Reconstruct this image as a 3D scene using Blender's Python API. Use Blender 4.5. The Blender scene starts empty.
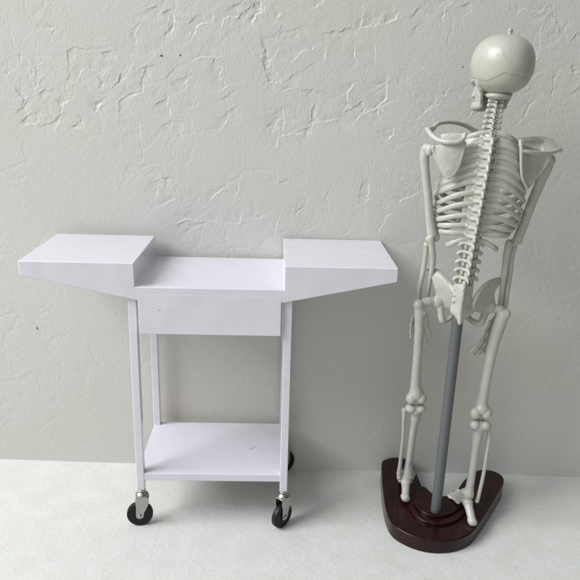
import bpy, bmesh, math, random
import numpy as np
from mathutils import Vector, Matrix

S = 0.01            # everything below is written in centimetres, built in metres
C = bpy.context.scene.collection
scn = bpy.context.scene

# ------------------------------------------------------------------ camera
F_PX, PITCH, YAW, ROLL = 662.6, math.radians(17.45), math.radians(-1.51), math.radians(1.558)
CAM = np.array([13.925, -63.96, 48.86])
_F = np.array([-math.sin(YAW)*math.cos(PITCH), math.cos(YAW)*math.cos(PITCH), -math.sin(PITCH)])
_R = np.array([math.cos(YAW), math.sin(YAW), 0.0]); _U = np.cross(_R, _F)
_R2 = math.cos(ROLL)*_R + math.sin(ROLL)*_U
_U2 = -math.sin(ROLL)*_R + math.cos(ROLL)*_U
cd = bpy.data.cameras.new('camera'); cam = bpy.data.objects.new('camera', cd); C.objects.link(cam)
cd.sensor_width = 36; cd.lens = 36*F_PX/580; cd.clip_start = 0.01; cd.clip_end = 50
m = Matrix.Identity(4)
for i in range(3):
    m[i][0] = _R2[i]; m[i][1] = _U2[i]; m[i][2] = -_F[i]; m[i][3] = CAM[i]*S
cam.matrix_world = m
scn.camera = cam

# ------------------------------------------------------------------ light
w = bpy.data.worlds.new('World'); scn.world = w; w.use_nodes = True
nt = w.node_tree; bg = nt.nodes['Background']
tc = nt.nodes.new('ShaderNodeTexCoord'); sx = nt.nodes.new('ShaderNodeSeparateXYZ')
cr = nt.nodes.new('ShaderNodeValToRGB')
mr = nt.nodes.new('ShaderNodeMapRange'); mr.inputs['From Min'].default_value = -1
nt.links.new(tc.outputs['Generated'], sx.inputs[0]); nt.links.new(sx.outputs['Z'], mr.inputs['Value'])
nt.links.new(mr.outputs[0], cr.inputs[0])
# the room is brighter on its window side (left) than on the right
m2_ = nt.nodes.new('ShaderNodeMapRange'); m2_.inputs['From Min'].default_value = -1; m2_.inputs['From Max'].default_value = 1
nt.links.new(sx.outputs['X'], m2_.inputs['Value'])
mx_ = nt.nodes.new('ShaderNodeValToRGB'); nt.links.new(m2_.outputs[0], mx_.inputs[0])
el = mx_.color_ramp.elements; el[0].position = 0; el[0].color = (1, 1, 1, 1); el[1].position = 1; el[1].color = (.03, .03, .03, 1)
for p_, c_ in ((.5, .80), (.74, .16)):
    e_ = el.new(p_); e_.color = (c_, c_, c_, 1)
vm = nt.nodes.new('ShaderNodeVectorMath'); vm.operation = 'SCALE'
nt.links.new(cr.outputs[0], vm.inputs[0]); nt.links.new(mx_.outputs[0], vm.inputs['Scale'])
nt.links.new(vm.outputs[0], bg.inputs['Color'])
cr.color_ramp.elements[0].position = 0.40; cr.color_ramp.elements[0].color = (0.43, 0.385, 0.27, 1)
cr.color_ramp.elements[1].position = 0.75; cr.color_ramp.elements[1].color = (0.80, 0.84, 0.90, 1)
bg.inputs['Strength'].default_value = 1.0

def area(name, loc, target, size, power, col):
    d = bpy.data.lights.new(name, 'AREA'); d.shape = 'RECTANGLE'; d.size = size[0]*S; d.size_y = size[1]*S
    d.energy = power; d.color = col
    o = bpy.data.objects.new(name, d); C.objects.link(o)
    o.location = Vector(loc)*S
    o.rotation_euler = (Vector(target)-Vector(loc)).to_track_quat('-Z', 'Y').to_euler()
    return o
area('window_light', (-180, -72, 200), (20, 4, 22), (150, 150), 96, (0.945, 0.975, 1.0))

scn.view_settings.view_transform = 'Standard'; scn.view_settings.look = 'None'
scn.view_settings.exposure = 0; scn.view_settings.gamma = 1
scn.render.engine = 'CYCLES'

# ------------------------------------------------------------------ pixel of the photograph -> point in space
def ray(u, v):
    return F_PX*_F + (u-290)*_R2 - (v-290)*_U2
def at(u, v, Y):                      # on the upright plane y = Y
    d = ray(u, v); return Vector(CAM + d*(Y-CAM[1])/d[1])
def atz(u, v, Z, slope=0.0, y0=-3.6):  # on the level (or gently sloping) plane z = Z + slope*(y-y0)
    d = ray(u, v)
    t = (Z + slope*(CAM[1]-y0) - CAM[2])/(d[2]-slope*d[1])
    return Vector(CAM + d*t)

# ------------------------------------------------------------------ materials
def mat(name, col, rough=0.5, metal=0.0, bump=None, spec=0.5, coat=0.0, vary=None, sss=0):
    M = bpy.data.materials.new(name); M.use_nodes = True
    n = M.node_tree.nodes; l = M.node_tree.links; b = n['Principled BSDF']
    b.inputs['Base Color'].default_value = (*col, 1); b.inputs['Roughness'].default_value = rough
    b.inputs['Metallic'].default_value = metal; b.inputs['Specular IOR Level'].default_value = spec
    b.inputs['Coat Weight'].default_value = coat; b.inputs['Coat Roughness'].default_value = 0.12
    if sss:
        b.inputs['Subsurface Weight'].default_value = sss
        b.inputs['Subsurface Radius'].default_value = (1, .9, .75); b.inputs['Subsurface Scale'].default_value = 0.002
    t = n.new('ShaderNodeTexCoord')
    if bump:
        prev = None
        for sc, dist, det in bump:
            no = n.new('ShaderNodeTexNoise'); no.inputs['Scale'].default_value = sc; no.inputs['Detail'].default_value = det
            bu = n.new('ShaderNodeBump'); bu.inputs['Distance'].default_value = dist; bu.inputs['Strength'].default_value = 1
            l.new(t.outputs['Object'], no.inputs['Vector']); l.new(no.outputs['Fac'], bu.inputs['Height'])
            if prev: l.new(prev.outputs[0], bu.inputs['Normal'])
            prev = bu
        l.new(prev.outputs[0], b.inputs['Normal'])
    if vary:
        sc, col2, lo, hi = vary
        no = n.new('ShaderNodeTexNoise'); no.inputs['Scale'].default_value = sc; no.inputs['Detail'].default_value = 4
        r = n.new('ShaderNodeValToRGB'); r.color_ramp.elements[0].position = lo; r.color_ramp.elements[1].position = hi
        r.color_ramp.elements[0].color = (*col, 1); r.color_ramp.elements[1].color = (*col2, 1)
        l.new(t.outputs['Object'], no.inputs['Vector']); l.new(no.outputs['Fac'], r.inputs[0]); l.new(r.outputs[0], b.inputs['Base Color'])
    return M
M_plastic = mat('white_lilac_plastic', (0.665, 0.628, 0.688), 0.2, bump=[(38, 0.0008, 1), (900, 0.00001, 2)], coat=0.6, vary=(9, (0.675, 0.64, 0.698), .4, .6))
M_bone = mat('grey_cream_bone_resin', (0.42, 0.415, 0.36), 0.36, bump=[(160, 0.0006, 3), (1400, 0.00004, 2)], vary=(60, (0.46, 0.453, 0.395), .35, .65))
M_cap = mat('smooth_bone_resin', (0.385, 0.383, 0.325), 0.34, bump=[(70, 0.0006, 2), (1200, 0.00003, 2)], vary=(30, (0.43, 0.425, 0.365), .35, .65))
M_rod = mat('grey_painted_rod', (0.10, 0.107, 0.108), 0.45, bump=[(700, 0.00004, 2)])
M_base = mat('dark_cherry_lacquer', (0.011, 0.0022, 0.003), 0.24, coat=0.12, spec=0.25, bump=[(60, 0.0003, 2)], vary=(120, (0.024, 0.004, 0.006), .35, .7))
M_rubber = mat('black_rubber', (0.006, 0.006, 0.006), 0.45, spec=0.3, bump=[(900, 0.00006, 2)])
M_steel = mat('zinc_steel', (0.42, 0.42, 0.40), 0.30, 0.95, bump=[(500, 0.00015, 3)])
M_dark = mat('dark_speck', (0.05, 0.045, 0.04), 0.8)
M_hair = mat('grey_scratch', (0.42, 0.40, 0.42), 0.7)

def wall_mat():
    M = bpy.data.materials.new('painted_plaster'); M.use_nodes = True
    n = M.node_tree.nodes; l = M.node_tree.links; b = n['Principled BSDF']
    b.inputs['Roughness'].default_value = 0.55; b.inputs['Specular IOR Level'].default_value = 0.35
    t = n.new('ShaderNodeTexCoord')
    no = n.new('ShaderNodeTexNoise'); no.inputs['Scale'].default_value = 5; no.inputs['Detail'].default_value = 3
    r = n.new('ShaderNodeValToRGB'); r.color_ramp.elements[0].position = .4; r.color_ramp.elements[1].position = .62
    r.color_ramp.elements[0].color = (0.565, 0.555, 0.525, 1); r.color_ramp.elements[1].color = (0.565, 0.545, 0.497, 1)
    l.new(t.outputs['Object'], no.inputs['Vector']); l.new(no.outputs['Fac'], r.inputs[0]); l.new(r.outputs[0], b.inputs['Base Color'])
    mp = n.new('ShaderNodeMapping'); mp.inputs['Scale'].default_value = (1, 1, 0.7)
    l.new(t.outputs['Object'], mp.inputs['Vector'])
    prev = None
    for sc, dist, det, rough in ((430, 0.00026, 2, .5), (900, 0.00012, 2, .5)):
        no = n.new('ShaderNodeTexNoise'); no.inputs['Scale'].default_value = sc; no.inputs['Detail'].default_value = det
        bu = n.new('ShaderNodeBump'); bu.inputs['Distance'].default_value = dist; bu.inputs['Strength'].default_value = 1
        l.new(mp.outputs[0], no.inputs['Vector']); l.new(no.outputs['Fac'], bu.inputs['Height'])
        if prev: l.new(prev.outputs[0], bu.inputs['Normal'])
        prev = bu
    l.new(prev.outputs[0], b.inputs['Normal'])
    return M
M_wall = wall_mat()

def table_mat():
    M = bpy.data.materials.new('speckled_white_table'); M.use_nodes = True
    n = M.node_tree.nodes; l = M.node_tree.links; b = n['Principled BSDF']
    b.inputs['Roughness'].default_value = 0.5; b.inputs['Specular IOR Level'].default_value = 0.35
    t = n.new('ShaderNodeTexCoord')
    no = n.new('ShaderNodeTexNoise'); no.inputs['Scale'].default_value = 330; no.inputs['Detail'].default_value = 4
    r = n.new('ShaderNodeValToRGB'); r.color_ramp.elements[0].position = .24; r.color_ramp.elements[1].position = .40
    r.color_ramp.elements[0].color = (0.42, 0.42, 0.385, 1); r.color_ramp.elements[1].color = (0.625, 0.624, 0.588, 1)
    n2 = n.new('ShaderNodeTexNoise'); n2.inputs['Scale'].default_value = 28; n2.inputs['Detail'].default_value = 5
    r2 = n.new('ShaderNodeValToRGB'); r2.color_ramp.elements[0].position = .35; r2.color_ramp.elements[1].position = .65
    r2.color_ramp.elements[0].color = (0.93, 0.93, 0.92, 1); r2.color_ramp.elements[1].color = (1, 1, 1, 1)
    mx = n.new('ShaderNodeMix'); mx.data_type = 'RGBA'; mx.blend_type = 'MULTIPLY'; mx.inputs[0].default_value = 1
    l.new(t.outputs['Object'], no.inputs['Vector']); l.new(t.outputs['Object'], n2.inputs['Vector'])
    l.new(no.outputs['Fac'], r.inputs[0]); l.new(n2.outputs['Fac'], r2.inputs[0])
    l.new(r.outputs[0], mx.inputs[6]); l.new(r2.outputs[0], mx.inputs[7]); l.new(mx.outputs[2], b.inputs['Base Color'])
    prev = None
    for sc, dist in ((420, 0.00028), (110, 0.0004)):
        no = n.new('ShaderNodeTexNoise'); no.inputs['Scale'].default_value = sc; no.inputs['Detail'].default_value = 2
        bu = n.new('ShaderNodeBump'); bu.inputs['Distance'].default_value = dist
        l.new(t.outputs['Object'], no.inputs['Vector']); l.new(no.outputs['Fac'], bu.inputs['Height'])
        if prev: l.new(prev.outputs[0], bu.inputs['Normal'])
        prev = bu
    l.new(prev.outputs[0], b.inputs['Normal'])
    return M
M_table = table_mat()

# ------------------------------------------------------------------ helpers
def thing(name, label, cat, loc):
    o = bpy.data.objects.new(name, None); C.objects.link(o); o.location = Vector(loc)*S
    o.empty_display_size = 0.02
    o['label'] = label; o['category'] = cat
    return o
def world_loc(o):
    p = Vector(o.location)
    while o.parent: o = o.parent; p += Vector(o.location)
    return p

class MB:
    """collects shapes (cm, world space) and links them as one mesh object"""
    def __init__(s): s.v = []; s.f = []
    def add(s, vs, fs):
        k = len(s.v); s.v += [tuple(v) for v in vs]; s.f += [tuple(i+k for i in f) for f in fs]; return s
    def box(s, a, b, rot=None, piv=None):
        x0, y0, z0 = a; x1, y1, z1 = b
        vs = [Vector(p) for p in ((x0,y0,z0),(x1,y0,z0),(x1,y1,z0),(x0,y1,z0),(x0,y0,z1),(x1,y0,z1),(x1,y1,z1),(x0,y1,z1))]
        return s.add(vs, [(3,2,1,0),(4,5,6,7),(0,1,5,4),(1,2,6,5),(2,3,7,6),(3,0,4,7)])
    def tube(s, pts, rad, n=12, sub=6, up=None, flat=1.0, dome=True):
        """smooth tapered tube; flat scales the radius along 'up'"""
        pts = [Vector(p) for p in pts]
        if not hasattr(rad, '__len__'): rad = [rad]*len(pts)
        if len(pts) > 2:
            P = []; Rr = []
            for i in range(len(pts)-1):
                p0 = pts[max(i-1,0)]; p1 = pts[i]; p2 = pts[i+1]; p3 = pts[min(i+2,len(pts)-1)]
                for k in range(sub):
                    t = k/sub
                    P.append(0.5*((2*p1)+(p2-p0)*t+(2*p0-5*p1+4*p2-p3)*t*t+(3*p1-p0-3*p2+p3)*t**3))
                    tt = t*t*(3-2*t); Rr.append(rad[i]*(1-tt)+rad[i+1]*tt)
            P.append(pts[-1]); Rr.append(rad[-1])
        else:
            P = [pts[0].lerp(pts[1], k/sub) for k in range(sub+1)]; Rr = [rad[0]*(1-k/sub)+rad[1]*k/sub for k in range(sub+1)]
        if dome:
            t0 = (P[0]-P[1]).normalized(); t1 = (P[-1]-P[-2]).normalized()
            r0, r1 = Rr[0], Rr[-1]
            q_ = ((.97,.20),(.85,.53),(.62,.78),(.32,.95))
            P = [P[0]+t0*r0*a_ for a_, b_ in q_] + P + [P[-1]+t1*r1*a_ for a_, b_ in q_[::-1]]
            Rr = [r0*b_ for a_, b_ in q_] + Rr + [r1*b_ for a_, b_ in q_[::-1]]
        upv = Vector(up) if up is not None else Vector((0.13, -1, 0.21))
        vs = []; fs = []
        for i, p in enumerate(P):
            t = (P[min(i+1,len(P)-1)]-P[max(i-1,0)]).normalized()
            a = upv - t*upv.dot(t)
            if a.length < 1e-4: a = Vector((1,0,0)) - t*t.x
            a.normalize(); b = t.cross(a)
            for k in range(n):
                an = 2*math.pi*k/n
                vs.append(p + a*(math.cos(an)*Rr[i]*flat) + b*(math.sin(an)*Rr[i]))
        for i in range(len(P)-1):
            for k in range(n):
                fs.append((i*n+k, i*n+(k+1)%n, (i+1)*n+(k+1)%n, (i+1)*n+k))
        fs.append(tuple(range(n-1,-1,-1))); q = (len(P)-1)*n; fs.append(tuple(q+k for k in range(n)))
        return s.add(vs, fs)
    def ball(s, c, r, R=None, nu=20, nv=14, fn=None):
        c = Vector(c)
        if not hasattr(r, '__len__'): r = (r,r,r)
        vs = []; fs = []
        for j in range(nv+1):
            th = math.pi*j/nv
            if j in (0, nv): js = 1
            else: js = nu
            for i in range(js):
                ph = 2*math.pi*i/nu
                d = Vector((math.sin(th)*math.cos(ph), math.sin(th)*math.sin(ph), math.cos(th)))
                p = Vector((d.x*r[0], d.y*r[1], d.z*r[2]))
                if fn: p = fn(p, d)
                if R is not None: p = R @ p
                vs.append(c+p)
        def id(j, i): return 0 if j == 0 else (1+(nv-1)*nu if j == nv else 1+(j-1)*nu+i % nu)
        for j in range(nv):
            for i in range(nu):
                q = [id(j,i), id(j+1,i), id(j+1,i+1), id(j,i+1)]
                u = []
                for x in q:
                    if x not in u: u.append(x)
                fs.append(tuple(u))
        return s.add(vs, fs)
    def cyl(s, a, b, r, r2=None, n=32):
        a = Vector(a); b = Vector(b); r2 = r if r2 is None else r2
        t = (b-a).normalized(); x = t.orthogonal().normalized(); y = t.cross(x)
        vs = [a+(x*math.cos(2*math.pi*k/n)+y*math.sin(2*math.pi*k/n))*r for k in range(n)] + \
             [b+(x*math.cos(2*math.pi*k/n)+y*math.sin(2*math.pi*k/n))*r2 for k in range(n)]
        return s.add(vs, [tuple(range(n-1,-1,-1)), tuple(range(n,2*n))] + [(k,(k+1)%n,n+(k+1)%n,n+k) for k in range(n)])
    def prism(s, lo, hi):
        n = len(lo)
        return s.add(list(lo)+list(hi), [tuple(range(n-1,-1,-1)), tuple(range(n,2*n))] + [(k,(k+1)%n,n+(k+1)%n,n+k) for k in range(n)])
    def lathe(s, c, axis, prof, n=40):
        c = Vector(c); t = Vector(axis).normalized(); x = t.orthogonal().normalized(); y = t.cross(x); m_ = len(prof)
        vs = [c+t*h+(x*math.cos(2*math.pi*k/n)+y*math.sin(2*math.pi*k/n))*r for (r,h) in prof for k in range(n)]
        fs = [(i*n+k,i*n+(k+1)%n,(i+1)*n+(k+1)%n,(i+1)*n+k) for i in range(m_-1) for k in range(n)]
        fs += [tuple(range(n-1,-1,-1)), tuple((m_-1)*n+k for k in range(n))]
        return s.add(vs, fs)
    def plate(s, rows, th, sub=4):
        """smooth curved sheet through a lattice of points, with thickness"""
        def cr1(L):
            out = []
            for i in range(len(L)-1):
                p0 = L[max(i-1,0)]; p1 = L[i]; p2 = L[i+1]; p3 = L[min(i+2,len(L)-1)]
                for k in range(sub):
                    t = k/sub; out.append(0.5*((2*p1)+(p2-p0)*t+(2*p0-5*p1+4*p2-p3)*t*t+(3*p1-p0-3*p2+p3)*t**3))
            out.append(L[-1]); return out
        G = [cr1([Vector(p) for p in r]) for r in rows]
        G = list(zip(*[cr1(list(c_)) for c_ in zip(*G)]))
        a = len(G); b = len(G[0]); top = []; bot = []
        for i in range(a):
            for j in range(b):
                du = G[min(i+1,a-1)][j]-G[max(i-1,0)][j]; dv = G[i][min(j+1,b-1)]-G[i][max(j-1,0)]
                nn = du.cross(dv)
                nn = nn.normalized() if nn.length > 1e-6 else Vector((0,1,0))
                top.append(G[i][j]+nn*th/2); bot.append(G[i][j]-nn*th/2)
        N = a*b; fs = []
        for i in range(a-1):
            for j in range(b-1):
                q = (i*b+j, i*b+j+1, (i+1)*b+j+1, (i+1)*b+j)
                fs.append(q); fs.append(tuple(N+x for x in reversed(q)))
        for i in range(a-1):
            for j in (0, b-1):
                q = (i*b+j, (i+1)*b+j, N+(i+1)*b+j, N+i*b+j); fs.append(q if j == 0 else q[::-1])
        for j in range(b-1):
            for i in (0, a-1):
                q = (i*b+j, i*b+j+1, N+i*b+j+1, N+i*b+j); fs.append(q[::-1] if i == 0 else q)
        return s.add(top+bot, fs)
    def build(s, name, material, parent=None, voxel=None, smooth=True, bevel=None, relax=4):
        """links the shapes as one mesh object; voxel fuses overlapping shapes into one moulded surface"""
        me = bpy.data.meshes.new(name)
        off = world_loc(parent) if parent else Vector((0,0,0))
        me.from_pydata([tuple(Vector(v)*S-off) for v in s.v], [], s.f); me.validate()
        bm = bmesh.new(); bm.from_mesh(me); bmesh.ops.recalc_face_normals(bm, faces=bm.faces); bm.to_mesh(me); bm.free()
        me.materials.append(material)
        o = bpy.data.objects.new(name, me); C.objects.link(o)
        if parent: o.parent = parent
        if voxel:
            md = o.modifiers.new('fuse', 'REMESH'); md.mode = 'VOXEL'; md.voxel_size = voxel*S; md.use_smooth_shade = True
            ms = o.modifiers.new('relax', 'SMOOTH'); ms.factor = 0.5; ms.iterations = relax
        elif bevel:
            md = o.modifiers.new('round', 'BEVEL'); md.width = bevel*S; md.segments = 3; md.limit_method = 'ANGLE'; md.angle_limit = math.radians(35)
            md.harden_normals = False
            me.polygons.foreach_set('use_smooth', [smooth]*len(me.polygons))
            wn = o.modifiers.new('normals', 'WEIGHTED_NORMAL'); wn.keep_sharp = False
        else:
            me.polygons.foreach_set('use_smooth', [smooth]*len(me.polygons))
        return o

# ------------------------------------------------------------------ the wall: real relief of trowel edges
WY, WT = 13.25, math.tan(math.radians(-1.9))
def wall_xy(u, v):                    # pixel -> (x, z) on the wall plane y = WY + WT*x
    d = ray(u, v); t = (WY + WT*CAM[0] - CAM[1])/(d[1]-WT*d[0]); p = CAM + d*t
    return p[0], p[2]
T1 = (0, 0, .2586, """d 262 315 265 260 265 205 290 188 340 190 380 178;d 390 195 450 188;b 265 318 295 322 305 290 335 265 365 275;
b 385 365 400 345 402 290 440 262;d 385 345 388 290;b 215 488 228 450 240 405 265 388;b 80 478 150 482 155 445;d 80 468 105 445 140 432;
d 165 487 205 465 222 440 222 390;d 150 365 170 352 220 350;d 60 330 78 375 100 395;d 192 95 210 110 195 135;b 210 95 208 120;b 0 262 30 270;
b 30 292 48 280;d 75 210 75 235;b 88 215 78 232;d 500 118 548 95;b 548 98 528 130 532 180;d 430 342 455 318 470 280;b 465 320 490 298 515 240;
d 465 475 460 400 480 378 540 350 545 300 578 258;b 500 385 535 365 552 345 552 310;b 540 530 540 490;d 280 490 310 465;b 285 492 330 497;
d 370 400 390 392;b 370 425 392 405;d 65 425 100 400;d 130 260 138 295;b 140 262 128 292;d 140 320 160 335""")
T2 = (130, 0, .2586, """b 150 450 150 385 175 365;d 85 412 140 380;d 200 300 240 282;b 215 350 215 310 240 285;b 240 240 275 220 330 218 350 260 350 310;
b 350 110 355 85 380 72 440 65;b 475 95 480 65 510 40;d 515 410 578 415;b 240 150 265 100 300 85;b 170 130 175 60;d 130 130 165 95;
b 360 490 380 470;d 365 450 400 420;d 360 375 405 350;b 340 350 375 338;d 125 492 150 462 200 460;d 50 270 100 250;b 85 225 100 200;d 375 25 440 5;
b 225 415 260 410 268 398;b 235 512 250 508 245 490;d 60 38 105 22;d 125 48 160 35;b 320 80 330 55;d 230 90 260 55;d 420 75 460 15;d 135 300 175 265""")
T3 = (250, 0, .2586, """b 10 90 15 60 45 38;d 35 125 45 200 58 260 65 325;d 42 130 50 190 60 235;b 65 270 85 230 105 185;d 60 150 95 125 120 85;b 65 325 120 325;
d 125 325 165 290 250 245;b 160 230 200 205 250 185;b 130 355 155 345;d 225 480 240 420 255 400;b 235 495 245 475 320 468 350 455 370 430;
d 320 470 380 430 440 390;b 85 578 105 560 115 520 140 515 230 518;b 130 500 130 420;d 170 515 230 490;b 370 420 375 370 400 330;
b 415 465 445 430 490 420 500 445;b 490 415 525 380 538 320;b 540 540 558 520 555 490;b 420 110 435 80 438 40;d 300 125 400 105 420 95;
b 440 100 490 95 505 75;b 525 90 575 70;b 410 230 412 180;b 290 230 300 190;d 200 345 240 350 280 360;b 15 38 45 30 40 0;d 5 20 15 0;
b 230 30 270 15 300 0;d 60 490 80 470;b 90 500 110 470;d 140 110 185 105;b 105 65 120 55""")
T4 = (360, 0, .2069, """b 75 120 95 90;b 120 105 165 100 195 65;b 80 520 120 490 140 400;b 315 555 350 525 390 515;b 405 465 425 435;b 405 80 415 40 440 15;
d 240 75 285 40;b 520 570 550 530 575 515;b 75 280 78 220;d 265 150 280 120;b 20 560 60 530 100 545;d 480 20 540 5""")
T5 = (500, 0, .2759, """b 60 50 100 35 155 45 165 20;d 190 20 200 70 205 110 210 150;b 135 200 150 150 160 90;b 190 340 200 290 210 280;d 185 330 195 280;
b 60 450 100 410 125 370;d 75 430 105 380;d 260 150 275 120 290 110;b 255 270 275 270;d 255 230 258 270;b 195 20 205 60;b 200 100 215 150;d 265 330 285 310;b 130 240 140 215""")
T6 = (130, 120, .5172, """b 385 180 385 150 392 125;b 90 200 110 190 150 195 115 215;b 270 120 290 122 285 112;b 455 165 465 140 460 112;b 475 215 490 205 505 185;
b 520 160 560 140;b 50 150 55 120 90 120;b 500 40 512 20;b 205 150 212 120;b 155 155 180 130;b 320 180 332 172;d 325 172 330 165;b 340 205 352 208;
d 375 150 390 130;d 440 150 445 120;b 210 200 215 180;b 240 190 255 185;d 90 205 110 195;b 280 215 285 195;d 50 120 75 112;b 60 165 90 150;b 340 215 350 210;b 415 222 425 215""")
T7 = (290, 230, .2241, """b 530 190 560 155;b 410 380 415 350 385 310;d 370 350 405 400;d 60 400 80 360;b 320 500 330 460;b 440 480 470 500;b 500 330 520 350;d 140 490 170 480""")
T8 = (490, 160, .466, """b 110 240 130 220 125 190;d 85 210 90 180;b 60 350 90 370;d 130 380 150 360;b 100 430 130 420;b 165 60 190 50;d 130 20 150 10;b 40 400 60 430;b 150 300 170 290;d 100 280 110 265""")

def build_wall():
    xs = np.concatenate([np.arange(-75, -27, 4), np.arange(-27, 63, 0.075), np.arange(63, 110, 4)])
    zs = np.concatenate([np.arange(-0.6, 66, 0.075), np.arange(66, 130, 4)])
    X, Z = np.meshgrid(xs, zs); H = np.zeros_like(X)
    rng = np.random.default_rng(5)
    def vnoise(sx, sz, seed, ang=0):
        ca, sa = math.cos(ang), math.sin(ang)
        u = (X*ca+Z*sa)/sx+1000.5; v = (-X*sa+Z*ca)/sz+1000.5
        g = np.random.default_rng(seed).random((512, 512))
        iu = np.floor(u).astype(int); iv = np.floor(v).astype(int); fu = u-iu; fv = v-iv
        fu = fu*fu*fu*(fu*(fu*6-15)+10); fv = fv*fv*fv*(fv*(fv*6-15)+10)
        a = g[iu%512, iv%512]; b = g[(iu+1)%512, iv%512]; c = g[iu%512, (iv+1)%512]; d = g[(iu+1)%512, (iv+1)%512]
        return (a*(1-fu)+b*fu)*(1-fv)+(c*(1-fu)+d*fu)*fv
    def fbm(s, seed, o=4, st=1.0):
        r = 0; am = 1; t = 0
        for k in range(o):
            r = r+am*vnoise(s/2**k, s*st/2**k, seed+k*17, 0.5+k*1.1); t += am; am *= .5
        return r/t
    sm = lambda x: np.clip(x, 0, 1)**2*(3-2*np.clip(x, 0, 1))
    # procedural trowel pools: plateaus whose rims come and go
    for seed, s, thr, amp in ((11, 4.2, .50, .020), (47, 2.4, .56, .015), (91, 6.0, .53, .018)):
        n1 = fbm(s, seed); fade = sm((fbm(6.5, seed+300, 2)-.54)/.10)
        H -= amp*sm((n1-thr)/.022)*sm((thr+.10-n1)/.10)*fade
    H += 0.014*(fbm(1.1, 700, 4)-.5)+0.09*(fbm(16, 720, 2)-.5)
    H += 0.005*(fbm(.55, 740, 2, 1.7)-.5)
    WX = X+.75*(fbm(1.5, 830, 3)-.5)+.16*(vnoise(.3,.3,850)-.5); WZ = Z+.75*(fbm(1.5, 870, 3)-.5)+.16*(vnoise(.3,.3,890)-.5)
    brk = .55+.65*sm((fbm(.9, 910, 2)-.35)/.3)
    # traced trowel edges
    for ox, oy, sc, txt in (T1, T2, T3, T4, T5, T6, T7, T8):
        weak = 0.35 if (ox, oy) in ((290, 230), (490, 160)) else 1.0
        for ln in txt.replace('\n', '').split(';'):
            w_ = ln.split(); kind = w_[0]; q = [float(t) for t in w_[1:]]
            P = [wall_xy(ox+q[i]*sc, oy+q[i+1]*sc) for i in range(0, len(q), 2)]
            # wobble the polyline
            Q = []
            for a, b in zip(P[:-1], P[1:]):
                L = math.hypot(b[0]-a[0], b[1]-a[1]); k = max(2, int(L/.25))
                for i in range(k):
                    j = rng.normal(0, .035, 2)
                    Q.append((a[0]+(b[0]-a[0])*i/k+j[0], a[1]+(b[1]-a[1])*i/k+j[1]))
            Q.append(P[-1]); Q = np.array(Q)
            x0, x1 = Q[:,0].min()-3, Q[:,0].max()+3; z0, z1 = Q[:,1].min()-3, Q[:,1].max()+3
            i0, i1 = np.searchsorted(xs, [x0, x1]); j0, j1 = np.searchsorted(zs, [z0, z1])
            if i1 <= i0 or j1 <= j0: continue
            sx_ = WX[j0:j1, i0:i1]; sz_ = WZ[j0:j1, i0:i1]
            best = np.full(sx_.shape, 1e9); sg = np.zeros(sx_.shape); end = np.ones(sx_.shape)
            n_ = len(Q)-1
            for k, (a, b) in enumerate(zip(Q[:-1], Q[1:])):
                d = b-a; L2 = d@d+1e-9
                t = np.clip(((sx_-a[0])*d[0]+(sz_-a[1])*d[1])/L2, 0, 1)
                px = sx_-a[0]-t*d[0]; pz = sz_-a[1]-t*d[1]; di = np.hypot(px, pz)
                nx, nz = -d[1], d[0]
                g = P[-1][0]-P[0][0], P[-1][1]-P[0][1]
                if (nx*.8-nz*.6) < 0: nx, nz = -nx, -nz      # towards the lower right
                if kind == 'b': nx, nz = -nx, -nz            # low side is the upper left one
                s_ = np.sign(px*nx+pz*nz)
                mk = di < best
                best = np.where(mk, di, best); sg = np.where(mk, s_, sg)
                along = (k+t)/n_; end = np.where(mk, np.minimum(1, 6*np.minimum(along, 1-along)+.35), end)
            A = weak*.046*rng.uniform(.7, 1.2)
            sd = best*sg
            H[j0:j1, i0:i1] += end*A*brk[j0:j1, i0:i1]*( -sm((sd+.03)/.085)*np.exp(-np.clip(sd, 0, 9)/1.1) + .40*np.exp(-((sd+.05)/.065)**2) )
    Y = WY + WT*X - H
    nz_, nx_ = X.shape
    co = np.stack([X, Y, Z], -1).reshape(-1, 3)*S
    me = bpy.data.meshes.new('wall'); me.vertices.add(nx_*nz_); me.vertices.foreach_set('co', co.ravel())
    I = (np.arange(nz_-1)[:,None]*nx_+np.arange(nx_-1)[None,:]).ravel()
    F = np.stack([I, I+1, I+nx_+1, I+nx_], -1).astype(np.int32)
    me.loops.add(F.size); me.loops.foreach_set('vertex_index', F.ravel())
    me.polygons.add(len(F)); me.polygons.foreach_set('loop_start', np.arange(0, F.size, 4, dtype=np.int32))
    me.polygons.foreach_set('use_smooth', np.ones(len(F), bool))
    me.update(calc_edges=True); me.materials.append(M_wall)
    o = bpy.data.objects.new('wall', me); C.objects.link(o)
    return o
wall = build_wall()
wall['kind'] = 'structure'
# two pin marks and two nicks in the plaster
sp = MB()
for u, v, a, b in ((161.5, 55.8, .20, .07), (180.3, 55.2, .09, .09), (37, 328, .03, .22), (463, 67, .07, .05), (24, 471, .01, .01)):
    x, z = wall_xy(u, v)
    if z > 1: sp.ball((x, WY+WT*x-.02, z), (a, .06, b), nu=10, nv=6)
sp.build('nick', M_dark, wall)

tb = MB(); n_ = 1
tb.box((-150, -120, -3), (190, 45, 0)); table = tb.build('table', M_table, smooth=False); table['kind'] = 'structure'

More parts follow.
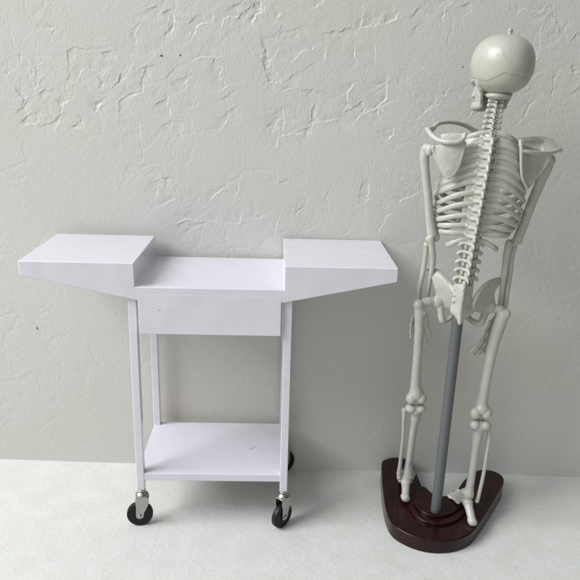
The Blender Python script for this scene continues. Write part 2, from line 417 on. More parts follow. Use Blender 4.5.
# ------------------------------------------------------------------ the cart
W, WL, D = 15.0, 11.48, 12.3
ZW, ZC, ZO, ZI, ZD = 31.24, 28.76, 29.75, 27.32, 23.70
cart = thing('utility_cart', 'white lilac plastic rolling cart with raised side wings and a lower shelf', 'cart', (7.5, 6, 0))
def sec(y): return [Vector((x, y, z)) for x, z in ((-WL,ZO),(0,ZI),(W,ZI),(W+WL,ZO),(W+WL,ZW),(W,ZW),(W,ZC),(0,ZC),(0,ZW),(-WL,ZW))]
MB().prism(sec(0), sec(D)).build('tabletop', M_plastic, cart, bevel=.13)
dr = MB().box((0.22, -.012, ZD), (W-.22, D-.6, ZC-.75)).build('drawer', M_plastic, cart, bevel=.07)
MB().tube([at(118+40.2, 310.5, -.01), at(118+42.0, 309.0, -.01)], .035, n=6).build('scuff', M_hair, dr)
ZS, ZSB, LG, LY, LB, LT = 6.91, 5.99, 0.92, 0.44, 12.2, 0.86
LBOT = 4.75
for x0 in (-LG, W+LG-LT):
    for y0 in (LY, LB-LT):
        MB().box((x0, y0, LBOT), (x0+LT, y0+LT, ZI+.3)).build('leg', M_plastic, cart, bevel=.08)
shelf = MB().box((-LG+.05, LY+.04, ZSB), (W+LG-.05, LB-.04, ZS)).build('shelf', M_plastic, cart, bevel=.09)
hp = [atz(u, v, ZS+.01) for u, v in ((249.5, 449.5), (254, 447.6), (259, 448.5), (263.5, 452))]
MB().tube(hp, .028, n=6).build('scratch', M_hair, shelf)
MB().ball(atz(191, 460.5, ZS), (.12, .08, .02), nu=8, nv=5).build('pit', M_hair, shelf)

WR = 1.46
def make_caster():
    """a swivel caster modelled with its wheel axis along y, stem at the origin"""
    e = bpy.data.objects.new('caster', None)
    return e
def caster_parts(cx, cy, ang, off, rad=WR):
    """ang: heading of the wheel's face about z; off: trail of the wheel behind the stem"""
    R = Matrix.Rotation(ang, 3, 'Z')
    P = lambda x, y, z: Vector((cx, cy, 0)) + R @ Vector((x, y, z))
    ax = R @ Vector((0, 1, 0))
    stem = MB().cyl(P(0,0,3.85), P(0,0,LBOT+.05), .30, n=24)
    stem.lathe(P(0,0,4.42), (0,0,1), [(.38,0),(.46,.06),(.46,.2),(.34,.3)], 28)
    cs = stem.build('caster', M_steel, cart, bevel=.02)
    cs_off = cs
    MB().lathe(P(0,0,3.72), (0,0,1), [(.35,0),(.62,.05),(.70,.16),(.70,.30),(.55,.42),(.45,.58),(.30,.66)], 32).build('swivel_cup', M_steel, cs_off)
    fk = MB()
    zc = rad
    for sy in (-1, 1):
        y0 = sy*.47; y1 = sy*.55
        out = [(-.66,3.82),(.66,3.82),(.80,3.35),(.74+off*.3,2.7),(off+.50,zc+.35),(off+.40,zc-.25),(off,zc-.46),(off-.38,zc-.25),(off-.42,zc+.30),(off*.6-.50,2.6),(-.74,3.3)]
        fk.prism([P(x, y0, z) for x, z in out], [P(x, y1, z) for x, z in out])
    fk.box((0,0,0),(0,0,0)) if False else None
    fk.prism([P(x, y, 3.74) for x, y in ((-.66,-.55),(.66,-.55),(.66,.55),(-.66,.55))], [P(x, y, 3.83) for x, y in ((-.66,-.55),(.66,-.55),(.66,.55),(-.66,.55))])
    fk.build('fork', M_steel, cs_off, bevel=.04)
    MB().lathe(P(off, -.36, zc), ax, [(rad-.62,.02),(rad-.45,.0),(rad-.16,.0),(rad-.04,.06),(rad,.17),(rad,.55),(rad-.04,.66),(rad-.16,.72),(rad-.45,.72),(rad-.62,.70)], 48).build('wheel', M_rubber, cs_off, bevel=.02)
    MB().lathe(P(off, -.70, zc), ax, [(.10,0),(.20,.04),(.20,.12),(.13,.13),(.13,1.27),(.20,1.28),(.20,1.36),(.10,1.40)], 20).build('axle_bolt', M_steel, cs_off)
for cx, cy, ang, off in ((-LG+LT/2, LY+LT/2, math.radians(8), -.30), (W+LG-LT/2, LY+LT/2, math.radians(48), -.15),
                         (-LG+LT/2, LB-LT/2, math.radians(75), .15), (W+LG-LT/2, LB-LT/2, math.radians(35), .35)):
    caster_parts(cx, cy, ang, off)

# ------------------------------------------------------------------ the skeleton
skel = thing('anatomical_skeleton', 'small off-white anatomical skeleton seen from behind, on a grey rod and dark cherry stand', 'skeleton', (33.2, 0.6, 0))

# stand: a horseshoe board with stepped ledge round its notch
SL = 0.05
def top(u, v, dz=0.0): return atz(u, v, 1.65+dz, SL)
def smooth_loop(pts, sub=4):
    n = len(pts); out = []
    for i in range(n):
        p0, p1, p2, p3 = pts[i-1], pts[i], pts[(i+1)%n], pts[(i+2)%n]
        for k in range(sub):
            t = k/sub; out.append(0.5*((2*p1)+(p2-p0)*t+(2*p0-5*p1+4*p2-p3)*t*t+(3*p1-p0-3*p2+p3)*t**3))
    return out
outl = [(380.6,459),(383.5,455),(390,452.6),(399,452.6),(407,455.5),(411.5,461),(414.5,468),(418.5,477),(423,487.5),(431,494.8),(441,497.8),(450,496.2),(456,491),
        (462,482.5),(469,473),(475,468.3),(484,466.6),(495,469.5),(502.5,475.5),(503.5,483),(498,493),(490,507),(481,521),(471.5,532.5),(457,539.3),(440,541.3),(423,539.3),(406,533),(393,524),(386.5,511),(383.5,495),(381.8,477)]
tp = smooth_loop([top(u, v) for u, v in outl])
tp = [Vector((p.x, p.y if p.y < 7 else 7+(p.y-7)*.80, p.z)) for p in tp]
cen = Vector((sum(p.x for p in tp)/len(tp), sum(p.y for p in tp)/len(tp), 0))
lo = [Vector((p.x, p.y, 0.0)) for p in tp]
base = MB().prism(lo, tp).build('stand_base', M_base, skel, bevel=.16)
def tier(inner, outer, h0, h1, name):
    pts = smooth_loop([top(u, v, h0) for u, v in inner+outer], 4)
    hi = [Vector((p.x, p.y, p.z+(h1-h0))) for p in pts]; lo_ = [Vector((p.x, p.y, p.z-.3)) for p in pts]
    MB().prism(lo_, hi).build(name, M_base, base, bevel=.10)
inn = [(425,489.5),(431.5,495.2),(441,498.3),(450,496.8),(455,492.5)]
tier(inn, [(467,500),(469,508),(461,519),(450,525),(438,526.5),(425,524),(413,516),(409,508),(412,497),(418,489)], .0, .35, 'ledge')
tier(inn, [(462,496),(463,504),(455,513),(447,517),(437,518.5),(427,516.5),(419,511.5),(414,505),(415,496),(420,489)], .35, .70, 'ledge')
PB = atz(435.3, 513, 2.25)
PT = at(458.5, 312, PB.y+.25)
PT.y = PB.y + .2
MB().tube([PB-Vector((0,0,.4)), PB.lerp(PT, .5), PT+Vector((0,0,1.0))], [.57,.57,.57], n=28, dome=False).build('support_rod', M_rod, skel)
MB().lathe(PB-Vector((0,0,.2)), PT-PB, [(.66,0),(.66,.18),(.58,.26)], 32).build('rod_socket', M_base, base)

V3 = Vector
# --- spine path (photo pixels, depth)
SP = [(496,97,2.0),(495,106,1.7),(492.8,117,1.35),(490.5,130,.95),(487.5,147,.55),(484,168,.35),(480,190,.35),(476.5,210,.5),(472.5,230,.8),(469,250,1.1),(465.5,270,1.25),(463,287,1.1),(460.5,305,.75),(459.5,320,.7)]
def spine_at(v):
    for a, b in zip(SP[:-1], SP[1:]):
        if v <= b[1] or b is SP[-1]:
            t = (v-a[1])/(b[1]-a[1]); return at(a[0]+(b[0]-a[0])*t, v, a[2]+(b[2]-a[2])*t)
V3 = Vector
spine = MB().tube([spine_at(v) for v in (97,112,130,150,170,190,210,230,250,270,288)], [.30,.30,.33,.36,.38,.40,.42,.46,.5,.55,.55], n=14)
# the spinous processes stand on one continuous moulded ridge, with a sloping shoulder on each side
vv = list(range(134, 292, 8)); BY = V3((0,-1,0))
for s_ in (-1,1):
    spine.plate([[spine_at(v)+BY*h_+V3((s_*x_,0,0)) for x_, h_ in ((.06,1.12),(.16,.75),(.5,.40),(.95,.22))] for v in vv], .18, sub=2)
spine = spine.build('spine', M_bone, skel, voxel=.06)
TW = math.radians(-9)                                   # the trunk is turned a little
RX = V3((math.cos(TW), math.sin(TW), 0)); BK = V3((math.sin(TW), -math.cos(TW), 0)); BS = V3((-.03,-1,0))
vert_v = [100.5,105,110.5,116,121.5,127,132.5] + [138.5+8.75*i for i in range(12)] + [243.5,252,260.5,269,277.5]
tho = []
for i, v in enumerate(vert_v):
    c = spine_at(v); up = (spine_at(v-4)-spine_at(v+4)).normalized(); R_ = RX
    B_ = MB()
    if i < 7:
        k = .9+.04*i
        B_.cyl(c-up*.2, c+up*.2, .38*k, n=16)
        for s_ in (-1,1):
            B_.tube([c+BK*.05, c+R_*s_*.38*k+BK*.22, c+R_*s_*.62*k+BK*.30-up*.04], [.23,.23,.25], n=9, flat=.9)
            B_.tube([c+R_*s_*.4*k+BK*.30, c+BK*.50], [.15,.14], n=8)
        B_.tube([c+BK*.4, c+BK*(.80+.06*i)-up*.16], [.15,.13], n=8)
        if i < 2: B_.ball(c+BK*.1, (.72,.5,.22))
    elif i < 19:
        q = (i-7)/11; k = 1+.1*q; tho.append(c)
        B_.cyl(c-up*.33, c+up*.33, .45*k, n=18)
        for s_ in (-1,1):
            B_.tube([c+BS*.25, c+V3((s_*.5,0,0))+BS*.44+up*.04, c+V3((s_*(.84-.06*q),0,0))+BS*.38+up*.16], [.24,.25,.22], n=10)
            B_.tube([c+V3((s_*.50,0,0))+BS*.50-up*.05, c+V3((s_*.2,0,0))+BS*1.02+up*.0], [.25,.22], n=9)
        B_.tube([c+BS*.45+up*.15, c+BS*1.12-up*.02, c+BS*1.38-up*.38], [.28,.24,.19], n=10, up=V3((1,0,0)), flat=.8)
    else:
        B_.cyl(c-up*.34, c+up*.34, .56, n=20)
        for s_ in (-1,1):
            B_.tube([c+V3((s_*.15,0,0))+BS*.95+up*.12, c+V3((s_*.62,0,0))+BS*.62+up*.20, c+V3((s_*1.0,0,0))+BS*.5+up*.12, c+V3((s_*1.16,0,0))+BS*.46-up*.06], [.20,.19,.19,.21], n=10)
            B_.tube([c+V3((s_*.55,0,0))+BS*.55+up*.2, c+V3((s_*.50,0,0))+BS*.62-up*.34], [.2,.19], n=9)
        B_.tube([c+BS*.5+up*.12, c+BS*1.38-up*.10], [.36,.32], n=12, up=V3((1,0,0)), flat=.5)
    B_.build('vertebra', M_bone, spine, voxel=.055, relax=5)

# --- rib cage
sternum = MB()
s_top = at(478, 146, 5.6); s_bot = at(471, 200, 6.8)
sternum.plate([[s_top+V3((-1.2,0,.2)), s_top+V3((0,-.1,.1)), s_top+V3((1.2,0,.2))],
               [s_top.lerp(s_bot,.25)+V3((-1.5,-.2,0)), s_top.lerp(s_bot,.25)+V3((0,-.1,0)), s_top.lerp(s_bot,.25)+V3((1.5,-.2,0))],
               [s_top.lerp(s_bot,.8)+V3((-1.7,-.3,0)), s_top.lerp(s_bot,.8)+V3((0,-.1,0)), s_top.lerp(s_bot,.8)+V3((1.7,-.3,0))],
               [s_bot+V3((-.6,0,-.6)), s_bot+V3((0,0,-.5)), s_bot+V3((.6,0,-.6))]], .3)
cage = sternum.build('rib_cage', M_bone, skel, voxel=.06)
hw = [1.9,2.9,3.5,3.9,4.15,4.3,4.35,4.25,4.0,3.5,2.7,1.7]
dp = [3.6,4.6,5.3,5.8,6.2,6.4,6.3,5.9,5.2,4.2,3.0,1.6]
dpz = [1.2,1.7,2.1,2.4,2.6,2.7,2.7,2.5,2.2,1.8,1.2,.7]
RV = [133,144,155,165,173.5,181.5,192,203,214.5,224.5,232.5,239]
DL = [.8,1.1,1.3,1.5,1.6,1.7,1.75,1.45,1.0,.45,.15,.8]
hw = [2.3,3.1,3.5,3.8,3.9,4.0,4.0,3.95,3.8,3.45,3.1,2.2]
def rp(i, s_, am):
    """point on rib i (side s_) at the fraction am of the way round to the breastbone"""
    a = am*math.pi; c = spine_at(RV[i])+V3((0,-.40,.0)); wd = hw[i]*(1.0 if s_ < 0 else 1.12)
    x = wd*math.sin(a)**(.84 if a < math.pi/2 else .8) if a > 0 else 0
    x = x+.3*(1-am)
    if am > .5: x = max(x, .55)
    y = -0.25*math.sin(min(a*2.0, math.pi))+dp[i]*(1-math.cos(a))/2
    lat = math.sin(min(a, math.pi/2))**1.8
    z = -DL[i]*(1.25 if s_ > 0 else 1)*lat - dpz[i]*max(0.0, -math.cos(a))*.8 if a > math.pi/2 else -DL[i]*(1.25 if s_ > 0 else 1)*lat
    return c+RX*(s_*x)-BK*y+V3((0,0,z))
for i in range(12):
    for s_ in (-1, 1):
        K = 14; amax = [1.0,1.0,1.0,1.0,1.0,.98,.95,.9,.82,.72,.55,.42][i]
        pts = [rp(i, s_, k/K*amax) for k in range(K+1)]
        rd = [.18 + .012*math.sin(k*1.1+i) for k in range(K+1)]
        rb = MB().tube(pts, rd, n=16, sub=4, up=V3((0,0,1)), flat=1.5)
        rb.build('rib', M_bone, cage)
# the fused cartilage margin that ties the lower ribs together
for s_ in (-1, 1):
    M_ = MB()
    M_.tube([rp(9,s_,.70), rp(8,s_,.80), rp(7,s_,.9), rp(6,s_,.94), s_bot+V3((s_*.3,0,.3))], [.24,.26,.26,.24,.22], n=10)
    M_.tube([rp(10,s_,.50), rp(9,s_,.56), rp(8,s_,.66)], [.22,.25,.24], n=10)
    M_.build('costal_cartilage', M_bone, cage)
# the upper ribs sit in a thin moulded web near the spine
for s_ in (-1, 1):
    rows = [[rp(i,s_,a_)+V3((0,.08,0)) for a_ in (.02,.12,.24,.36,.45)] for i in (0,1,2,3,4,5)]
    MB().plate(rows, .16).build('intercostal_web', M_bone, cage, voxel=.06)
    rows = [[rp(i,s_,a_)+V3((0,.06,0)) for a_ in (.0,.02,.05,.08)] for i in (4,5,6,7,8,9,10)]
    MB().plate(rows, .16).build('intercostal_web', M_bone, cage, voxel=.06)

def P2(*a): return [at(*p) for p in a]
# --- shoulder blades and collar bones
sc = MB()
sc.plate([P2((433,146,.6),(444,144,.1),(455,143,-.25),(464.5,143.5,-.4)),
          P2((434,154,.5),(443,153,.0),(453,153,-.3),(462.5,154,-.4)),
          P2((438,164,.3),(444,165,.0),(451,165,-.25),(458.5,166,-.35)),
          P2((442.5,174,.1),(445.5,174.5,-.05),(449,174.5,-.15),(453.5,174,-.2)),
          P2((445,177.5,.0),(446,178,.0),(448,178,-.1),(450.5,177.5,-.1))], .24)
sc.tube(P2((465,143,-.4),(463,153,-.42),(459,166,-.35),(453,175,-.2),(448,178,-.1)), [.15,.14,.14,.15,.18], n=10)
sc.tube(P2((433,147,.5),(435,156,.4),(440,168,.2),(446,177,0)), [.22,.14,.12,.15], n=10)
sc.tube(P2((427.3,129,1.9),(431.5,134.8,1.0),(438,139.8,.3),(448,142.2,-.4),(458,141.8,-.7),(463.5,139,-.6),(465.3,134,-.3)), [.24,.26,.26,.24,.22,.20,.18], n=12)
sc.plate([P2((441,134.5,.6),(448,133.3,.25),(457,133,-.05),(465,133.3,-.25)), P2((441,138,.45),(448,138,.15),(457,138,-.15),(465,137.5,-.3)), P2((443,142,.2),(449,143,.0),(457,143,-.2),(464,142,-.3))], .2)
sc.tube(P2((428.3,129.5,1.9),(430.5,129,2.3),(434,128,2.8)), [.28,.30,.26], n=10)
sc.ball(at(430,150,1.2), (.45,.4,.6))
sc.build('shoulder_blade', M_bone, skel, voxel=.055, relax=7)
cl = MB(); cl.tube(P2((432,130,2.4),(434.5,126.5,3.0),(440,123,3.7),(452,122.2,4.5),(465,125.3,5.2),(478,133,5.6)), [.24,.24,.23,.22,.24,.3], n=12)
cl.build('collar_bone', M_bone, skel, voxel=.06)
sc = MB()
sc.plate([P2((521,144,-.3),(529,146,.25),(538,149,.6),(549,155,1.0)),
          P2((521.5,153,-.45),(528,156,.25),(536,159,.6),(545,163,1.0)),
          P2((521.5,165,-.45),(526.5,168,.15),(533,170,.5),(540,172,.8)),
          P2((522,178,-.35),(525,180,0),(529.5,180,.25),(534,179,.4)),
          P2((526,187,-.1),(527,188,0),(528.5,188,.1),(530,187,.2))], .22)
sc.tube(P2((520.5,141,-.3),(521.3,150,-.5),(521.3,166,-.5),(522.5,178,-.38),(527,187.5,-.05)), [.19,.19,.16,.15,.18], n=10)
sc.tube(P2((550,157,1.0),(543,170,.8),(535,179,.45),(528.5,187.5,.1)), [.18,.13,.12,.14], n=10)
sc.tube(P2((521,150.5,-.5),(530,152,-.5),(541,153,.0),(552,152.5,.9),(560,149.5,1.9)), [.16,.18,.2,.22,.2], n=12)
sc.tube(P2((560.5,150.5,1.9),(557.5,146,2.4),(550,140.5,3.0)), [.24,.28,.24], n=10)
sc.plate([P2((544,139,3.2),(552,141.5,2.8),(559,148,2.2)), P2((541,144.5,2.4),(550,146.5,1.9),(559,150,1.7)), P2((543,151.5,.6),(551,151.5,1.0),(559.5,151,1.6))], .3)
sc.plate([P2((522,140.5,1.0),(532,139.5,1.8),(543,140.5,2.6)), P2((522,146,.6),(532,146,1.5),(542,147,2.0)), P2((523,151,-.2),(532,153,.2),(542,153.5,.6))], .2)
sc.ball(at(548,158,1.3), (.45,.4,.55))
sc.build('shoulder_blade', M_bone, skel, voxel=.055, relax=7)
cl = MB(); cl.tube(P2((557,146,2.4),(550,141,3.3),(538,138.6,4.1),(520,140,4.9),(505,142,5.3),(488,140,5.6)), [.25,.26,.24,.24,.25,.3], n=12)
cl.build('collar_bone', M_bone, skel, voxel=.06)

# --- arms
def bone(name, pts, rad, balls=(), flat=1.0, parent=skel, n=14, vox=.06):
    b = MB(); b.tube(P2(*pts), rad, n=n, flat=flat)
    for (u, v, y, r) in balls: b.ball(at(u, v, y), r)
    return b.build(name, M_bone, parent, voxel=vox, relax=8)
bone('upper_arm_bone', ((426.5,150,1.9),(424.5,158,1.9),(426,175,1.9),(428.5,200,2.0),(430,220,2.1),(432.5,235,2.2)), [.58,.48,.42,.42,.44,.55],
     [(427,148.5,1.7,(.55,.55,.5)),(430,150,1.5,.4),(429,239,2.2,(.38,.4,.36)),(436,238.5,2.2,(.36,.4,.36)),(437.5,236,2.1,.26)])
bone('upper_arm_bone', ((548,160,1.9),(546.5,167,1.9),(539.5,184,2.0),(530.5,206,2.1),(523.5,225,2.2),(518,238,2.3)), [.66,.60,.52,.48,.48,.50],
     [(549,160.5,1.9,(.66,.6,.6)),(509,243.5,1.95,(.42,.4,.45)),(513,242.5,2.3,(.44,.4,.4)),(518.5,241,2.3,(.40,.4,.40)),(516,242,2.2,.38)])
def forearm(a, b, c, ra, rb):
    bone('ulna', a, ra, [(a[0][0], a[0][1], a[0][2], .34)])
    bone('radius', b, rb, [(b[0][0], b[0][1], b[0][2], .32)])
forearm(((430.8,238,1.7),(432.3,250,1.9),(433,262,2.2),(429.5,282,2.8),(427,299,3.2)),
        ((426.5,245,2.3),(425.5,256,2.5),(423.5,270,2.7),(420,286,3.0),(418.5,299,3.3)), 0, [.36,.34,.30,.25,.28], [.30,.27,.29,.27,.32])
forearm(((509,243.5,1.9),(506.5,256,2.1),(504.5,272,2.3),(502,290,2.7),(500,306,3.1)),
        ((514,246.5,2.4),(511,258,2.5),(509.5,272,2.7),(507,290,2.9),(505,306,3.3)), 0, [.42,.38,.34,.28,.30], [.36,.34,.36,.32,.34])
def hand(wrist, knuckles, tips, bend):
    """carpals and metacarpals as the palm, then five separate jointed fingers"""
    h = MB(); wv = at(*wrist)
    rng = random.Random(3)
    for k in range(7):
        h.ball(wv+V3(((k%4-1.5)*.24, rng.uniform(-.1,.1), -.15-.26*(k//4))), (.19,.17,.17), nu=10, nv=8)
    for (u, v, y) in knuckles: h.tube([wv+V3((0,0,-.3)), at(u, v, y)], [.17,.19], n=8)
    ho = h.build('hand', M_bone, skel, voxel=.05, relax=2)
    for kn, tip in zip(knuckles, tips):
        a = at(*kn); b = at(*tip); f = MB(); d = b-a
        j1 = a+d*.42+bend*.18; j2 = a+d*.74+bend*.16
        for p, q, r in ((a,j1,.19),(j1,j2,.17),(j2,b,.15)):
            f.tube([p, p.lerp(q,.5), q], [r*1.15, r*.8, r*1.1], n=8, sub=3)
            f.ball(p, r*1.3, nu=8, nv=6)
        f.build('finger', M_bone, ho, voxel=.04, relax=1)
hand((420.5,303,3.4), ((412.5,318,3.3),(415,322,3.6),(418.5,324,3.8),(422.5,323,3.9),(426,315,3.3)),
     ((411,337,3.3),(416,346,3.7),(421,349,4.0),(427.5,347,4.1),(431,338,3.6)), V3((-.4,.6,0)))
hand((500,310,3.2), ((489.3,329,3.0),(491.3,332,3.2),(493.5,334,3.5),(495.5,335,3.7),(490.5,322,2.8)),
     ((471,352.5,3.1),(475,354,3.4),(479.5,353.5,3.8),(484.5,352,4.0),(479,344,2.7)), V3((.55,.3,-.35)))

# --- pelvis
sa = MB()
sa.plate([P2((454,284,.5),(458,284,.2),(463,284,-.1),(468,285,.2),(472,286,.5)),
          P2((453.5,293,.5),(457.5,294,.1),(462.2,294,-.35),(467,295,.1),(471,295,.5)),
          P2((452.5,302,.6),(456.5,303,.2),(461.2,303,-.25),(466,303.5,.2),(471.5,303,.6)),
          P2((451,310,.5),(455.5,311.5,.1),(460.6,311.5,-.15),(466.5,312,.1),(473.5,311,.5)),
          P2((456,315,.3),(458,317,.0),(460.2,317,-.2),(463,317,.0),(466.5,315.5,.3)),
          P2((459,321,-.1),(459.4,322,-.15),(459.8,322,-.2),(460.2,322,-.15),(460.6,321,-.1))], .45)
for s_ in (-1,1):
    for v, dx in ((289,6.0),(295,6.4),(301,7.0)): sa.ball(at(462-(v-290)*.12+s_*dx, v, .2), (.24,.22,.22))
sa.tube(P2((464.5,283,-.35),(462.8,295,-.55),(461.3,306,-.45),(460.2,315,-.25),(459.7,323,-.25)), [.24,.22,.22,.26,.22], n=10)
for v in (290,296,302): sa.ball(at(462.8-(v-290)*.12, v, -.55), (.17,.2,.22))
sa.build('sacrum', M_bone, skel, voxel=.06, relax=7)
hb = MB()
hb.plate([P2((427.5,269.5,3.4),(432,270,2.9),(437,271.5,2.5)),
          P2((431.5,277,2.6),(437,276.5,2.1),(443,277,1.6)),
          P2((434.5,286,2.2),(441,285,1.6),(450,285,.8)),
          P2((436,294,2.0),(444,294,1.5),(454.5,294,.5)),
          P2((432.5,301,2.0),(443,303,1.6),(455,302,.8)),
          P2((438,307,2.0),(444,308,1.7),(451,308,1.2))], .26)
hb.tube(P2((426.3,268,3.4),(432,269.5,3.0),(438.5,273,2.4),(447,282,1.4),(454,291,.5),(456.8,297,.2)), [.22,.27,.30,.33,.32,.24], n=12)
hb.ball(at(438,302,1.9), (.75,.6,.7))
hb.tube(P2((440,304,1.9),(440.5,312,1.5),(442,320,1.2),(447,320,1.4),(453,315,1.9),(456,311,3.5)), [.5,.34,.34,.28,.25,.25], n=12)
hb.tube(P2((438,303,2.4),(446,303,4.2),(455,309,5.2),(459,311,5.3)), [.4,.26,.28,.34], n=10)
hb.tube(P2((447,320,1.4),(453,317,3.6),(458,313,5.2)), [.28,.22,.28], n=10)
hb.build('hip_bone', M_bone, skel, voxel=.06, relax=7)
hb = MB()
hb.plate([P2((506.5,278.6,3.2),(501,279.5,2.8),(495,281,2.3)),
          P2((500,284,2.5),(494,284.5,2.0),(488,284.7,1.5)),
          P2((494.5,291.5,2.1),(488,292,1.6),(481,292,.8)),
          P2((494.5,300,2.0),(486,300,1.5),(475.5,300,.5)),
          P2((495,306,2.0),(485,307.5,1.6),(474.5,307,.7)),
          P2((490,312,2.0),(483,313,1.7),(476,312,1.1))], .26)
hb.tube(P2((507.5,278.8,3.2),(501.5,279,2.9),(494,280.4,2.2),(487,284,1.4),(481,290,.8),(476.5,297,.35),(473.5,304,.3),(475,310,.6)), [.2,.24,.25,.24,.25,.27,.28,.2], n=12)
hb.ball(at(489.5,307,1.9), (.75,.6,.7))
hb.tube(P2((486,309,1.9),(484,316,1.6),(480.5,323,1.3),(473.5,322,1.4),(468.5,317,1.9),(463.5,312,3.5)), [.5,.38,.40,.34,.26,.25], n=12)
hb.tube(P2((489,307,2.4),(478,306,4.2),(468,310,5.2),(463,312,5.3)), [.4,.26,.28,.34], n=10)
hb.tube(P2((473.5,322,1.4),(468,319,3.6),(463,314,5.2)), [.3,.22,.28], n=10)
hb.build('hip_bone', M_bone, skel, voxel=.06, relax=7)

# --- legs
bone('thigh_bone', ((419,306,1.6),(419.5,316,1.6),(419,335,1.9),(417.3,360,2.3),(415.8,382,2.8),(416.3,394,3.0)), [.56,.55,.51,.50,.58,.88],
     [(418.5,304.5,1.5,(.56,.55,.55)),(431,301.5,1.9,(.58,.5,.5)),(425,302,1.75,(.48,.45,.46)),(428,301.5,1.8,(.54,.5,.5)),(423.5,313,1.4,.3),(411.3,398.3,2.75,(.62,.65,.66)),(421.3,398.3,2.75,(.62,.65,.66)),(416.3,400,3.1,(.6,.5,.6)),(425,397,3.1,.25)])
sh = MB(); sh.tube(P2((416,409,3.3),(415.8,416,3.4),(413.5,428,3.6),(411.2,445,3.9),(409,462,4.4),(408.3,475,4.8)), [.88,.62,.46,.42,.44,.76], n=14)
for u, v, y, r in ((410.8,408.3,2.95,(.66,.62,.50)),(420.9,408.3,2.95,(.62,.62,.50)),(415.8,409.5,3.1,(.85,.55,.6)),(409,478,4.65,(.62,.4,.4)),(412.8,474,4.8,(.32,.4,.5)),(406,476,4.8,(.66,.5,.35))): sh.ball(at(u,v,y), r)
sh.build('shin_bone', M_bone, skel, voxel=.06)
bone('calf_bone', ((404.3,411,3.3),(403.8,420,3.3),(402.8,440,3.7),(400.6,460,4.2),(399,474,4.6)), [.32,.22,.21,.23,.30], [(404.3,410.3,3.3,.33),(399,477,4.6,(.28,.3,.45))])
bone('thigh_bone', ((503,315,1.6),(498.8,327,1.6),(492,350,1.6),(486.5,378,1.5),(482.5,399,1.5),(481.5,408,1.4)), [.68,.68,.60,.55,.60,.90],
     [(505.5,314.5,1.5,(.58,.55,.6)),(493,308,1.9,(.58,.5,.52)),(500,310,1.7,(.52,.45,.48)),(496.5,309,1.8,(.5,.45,.48)),(499.5,322,1.3,.32),(475.4,413,1.1,(.68,.66,.74)),(486.3,413,1.1,(.64,.66,.70)),(481,414.5,1.5,(.6,.5,.6)),(490,411,1.5,.25)])
sh = MB(); sh.tube(P2((479.5,425.5,1.4),(477.8,434,1.4),(475.3,450,1.3),(472.8,468,1.2),(470,485,1.1),(468.3,493,1.05)), [.86,.62,.47,.43,.46,.66], n=14)
for u, v, y, r in ((475,424.7,1.1,(.66,.62,.60)),(485.2,425.3,1.1,(.64,.62,.58)),(480,426,1.25,(.85,.55,.6)),(468,496,1.0,(.66,.5,.36)),(463,492,1.1,(.3,.4,.45))): sh.ball(at(u,v,y), r)
sh.build('shin_bone', M_bone, skel, voxel=.06)
bone('calf_bone', ((488.5,427,1.3),(489,438,1.3),(486.5,455,1.2),(483.5,474,1.1),(479,494,1.0),(477,501,.95)), [.30,.23,.22,.22,.23,.27], [(488.3,425.8,1.3,.34)])

def foot(ankle, heel, direction, side, ground, fl=1.0):
    f = MB(); A = at(*ankle); H_ = at(*heel); d = V3(direction).normalized(); sd = V3((d.y,-d.x,0))
    f.ball(A, (.62,.7,.42))
    f.tube([A+V3((0,0,-.1)), A.lerp(H_,.45), A.lerp(H_,.8), H_], [.60,.47,.45,.52], n=14)
    f.ball(H_+V3((.05,-.05,-.08)), (.52,.46,.42)); f.ball(H_+V3((-.22,.1,.1)), .34)
    for k in range(5):
        f.ball(A+d*(.9+.12*(k%2))+sd*((k-2)*.3)+V3((0,0,-.55)), (.3,.36,.28), nu=12, nv=8)
    heads = []
    for k in range(5):
        s_ = (k-2)*.34*side
        a = A+d*1.2+sd*s_*.8+V3((0,0,-.65)); L = (2.2-.1*k)*fl
        b = a+d*L+sd*s_*.45; b.z = ground+.20
        f.tube([a, a.lerp(b,.5)+V3((0,0,.08)), b], [.27,.21,.25], n=9); heads.append((b, k))
    fo = f.build('foot', M_bone, skel, voxel=.06, relax=2)
    for b, k in heads:
        L = (1.15-.13*k)*fl; t = MB(); e = b+d*L+V3((0,0,-.04)); m_ = b.lerp(e,.55)+V3((0,0,.07))
        r = .25 if k == 0 else .18
        for p, q in ((b, m_), (m_, e)):
            t.tube([p, p.lerp(q,.5), q], [r, r*.72, r*.95], n=8, sub=3)
        t.build('toe', M_bone, fo, voxel=.045, relax=1)
gL = 1.65+SL*(6+3.6); gR = 1.65+SL*(2+3.6)
foot((405.8,481,4.4), (405.4,497.5,2.6), (.16,1,0), .7, gL+.1)
foot((467.5,501,.9), (472.3,521.5,-.95), (-.38,1,0), -1, gR+.75, .5)

# --- skull
SC = at(502.4, 65.2, 2.0)
FD = V3((-.28,.96,0)); FS = V3((.96,.28,0))           # facing, and its side
Rs = Matrix((( FS.x, FD.x, 0),( FS.y, FD.y, 0),(0,0,1)))
def skfn(p, d):
    wx = (Rs @ p).x                                       # world x, to place the sutures
    bx = 1+.045*(4*d.z*d.z*(1-d.z*d.z))
    p = V3((p.x*bx, p.y*bx, p.z*bx*(1 if d.z > 0 else .97)))
    line = -.92 if wx > -.9 else -.92-.62*min(1, (-.9-wx)/.9)+ .25*max(0, min(1, (-1.8-wx)/.9))
    if wx < -.1 and wx > -.9: line += .12*math.sin((wx+.9)/.8*math.pi)
    t = (line-p.z)/.09
    t = max(0, min(1, t)); t = t*t*(3-2*t)
    groove = math.exp(-((p.z-line)/.05)**2)*.02
    k = 1-.016*t-groove
    return V3((p.x*k, p.y*k, p.z*(1-.004*t)))
sk = MB(); sk.ball(SC, (2.84, 3.15, 2.78), R=Rs, nu=200, nv=150, fn=skfn)
skull = sk.build('skull', M_cap, skel)
fc = MB()
def fp(s, f, z): return SC + FS*s + FD*f + V3((0,0,z))
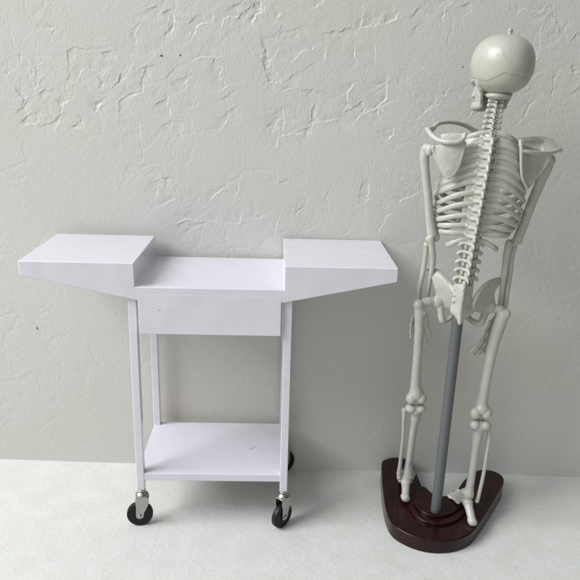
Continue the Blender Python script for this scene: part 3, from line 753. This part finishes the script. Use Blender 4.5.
nb = fp(0, .2, -2.45)
for s_ in (-1,1):
    fc.tube([fp(s_*2.2,.1,-1.2), fp(s_*2.1,.3,-1.7), fp(s_*1.9,.3,-2.2)], [.42,.36,.26], n=10)          # mastoid
    fc.tube([fp(s_*2.3,.3,-1.3), fp(s_*2.05,1.4,-1.4), fp(s_*1.3,2.6,-1.5)], [.22,.2,.35], n=10)          # cheek arch
    fc.tube([fp(s_*.45,3.25,-.45), fp(s_*1.0,3.15,-.2), fp(s_*1.4,2.6,-.55), fp(s_*1.2,2.6,-1.35), fp(s_*.9,3.1,-1.75), fp(s_*.5,3.3,-1.3), fp(s_*.45,3.25,-.45)], .26, n=8)
fc.tube([fp(0,3.3,-.4), fp(0,3.65,-1.0), fp(0,3.7,-1.5)], [.3,.22,.2], n=10)
fc.plate([[fp(-.8,2.5,-2.0), fp(-.5,3.2,-2.1), fp(0,3.6,-2.1), fp(.5,3.2,-2.1), fp(.8,2.5,-2.0)],
          [fp(-1.0,2.4,-3.0), fp(-.8,3.1,-3.1), fp(0,3.35,-3.1), fp(.8,3.1,-3.1), fp(1.0,2.4,-3.0)]], .5)
fc.ball(SC+V3((-.15,-.35,-2.75)), (1.25,1.2,.42)); fc.ball(fp(0,1.6,-2.2), (1.4,1.6,.7))
fc.build('facial_bones', M_bone, skull, voxel=.07)
jw = MB(); jz = -4.0
for s_ in (-1,1):
    jw.plate([[fp(s_*1.75,.35,-1.6), fp(s_*1.75,1.35,-1.6)], [fp(s_*1.65,.35,-2.6), fp(s_*1.6,1.4,-2.7)], [fp(s_*1.35,.7,-3.65), fp(s_*1.3,1.7,-3.8)]], .36)
    jw.tube([fp(s_*1.33,.95,-3.7), fp(s_*1.15,2.0,-3.8), fp(s_*.7,2.9,-3.9), fp(0,3.15,-3.9)], [.33,.36,.38,.42], n=10, up=V3((0,0,1)), flat=1.25)
    jw.ball(fp(s_*1.72,.55,-1.7), .30)
jw.build('jaw', M_bone, skull, voxel=.07)
te = MB()
for k in range(12):
    a = (k-5.5)/5.5*1.15
    for z in (-3.05, -3.4): te.ball(fp(1.0*math.sin(a), 1.75+1.2*math.cos(a), z), (.17,.15,.24), nu=8, nv=6)
te.build('teeth', M_bone, skull)
hk = MB(); kp = at(510.2, 31, 2.0)
hk.cyl(kp-V3((0,0,.7)), kp-V3((0,0,.05)), .26, .22, n=20); hk.ball(kp, (.24,.24,.24))
hk.build('hanging_peg', M_cap, skull)
MB().ball(at(503.6,54.5,-1.12), (.10,.05,.06), nu=10, nv=6).build('mould_mark', M_cap, skull)
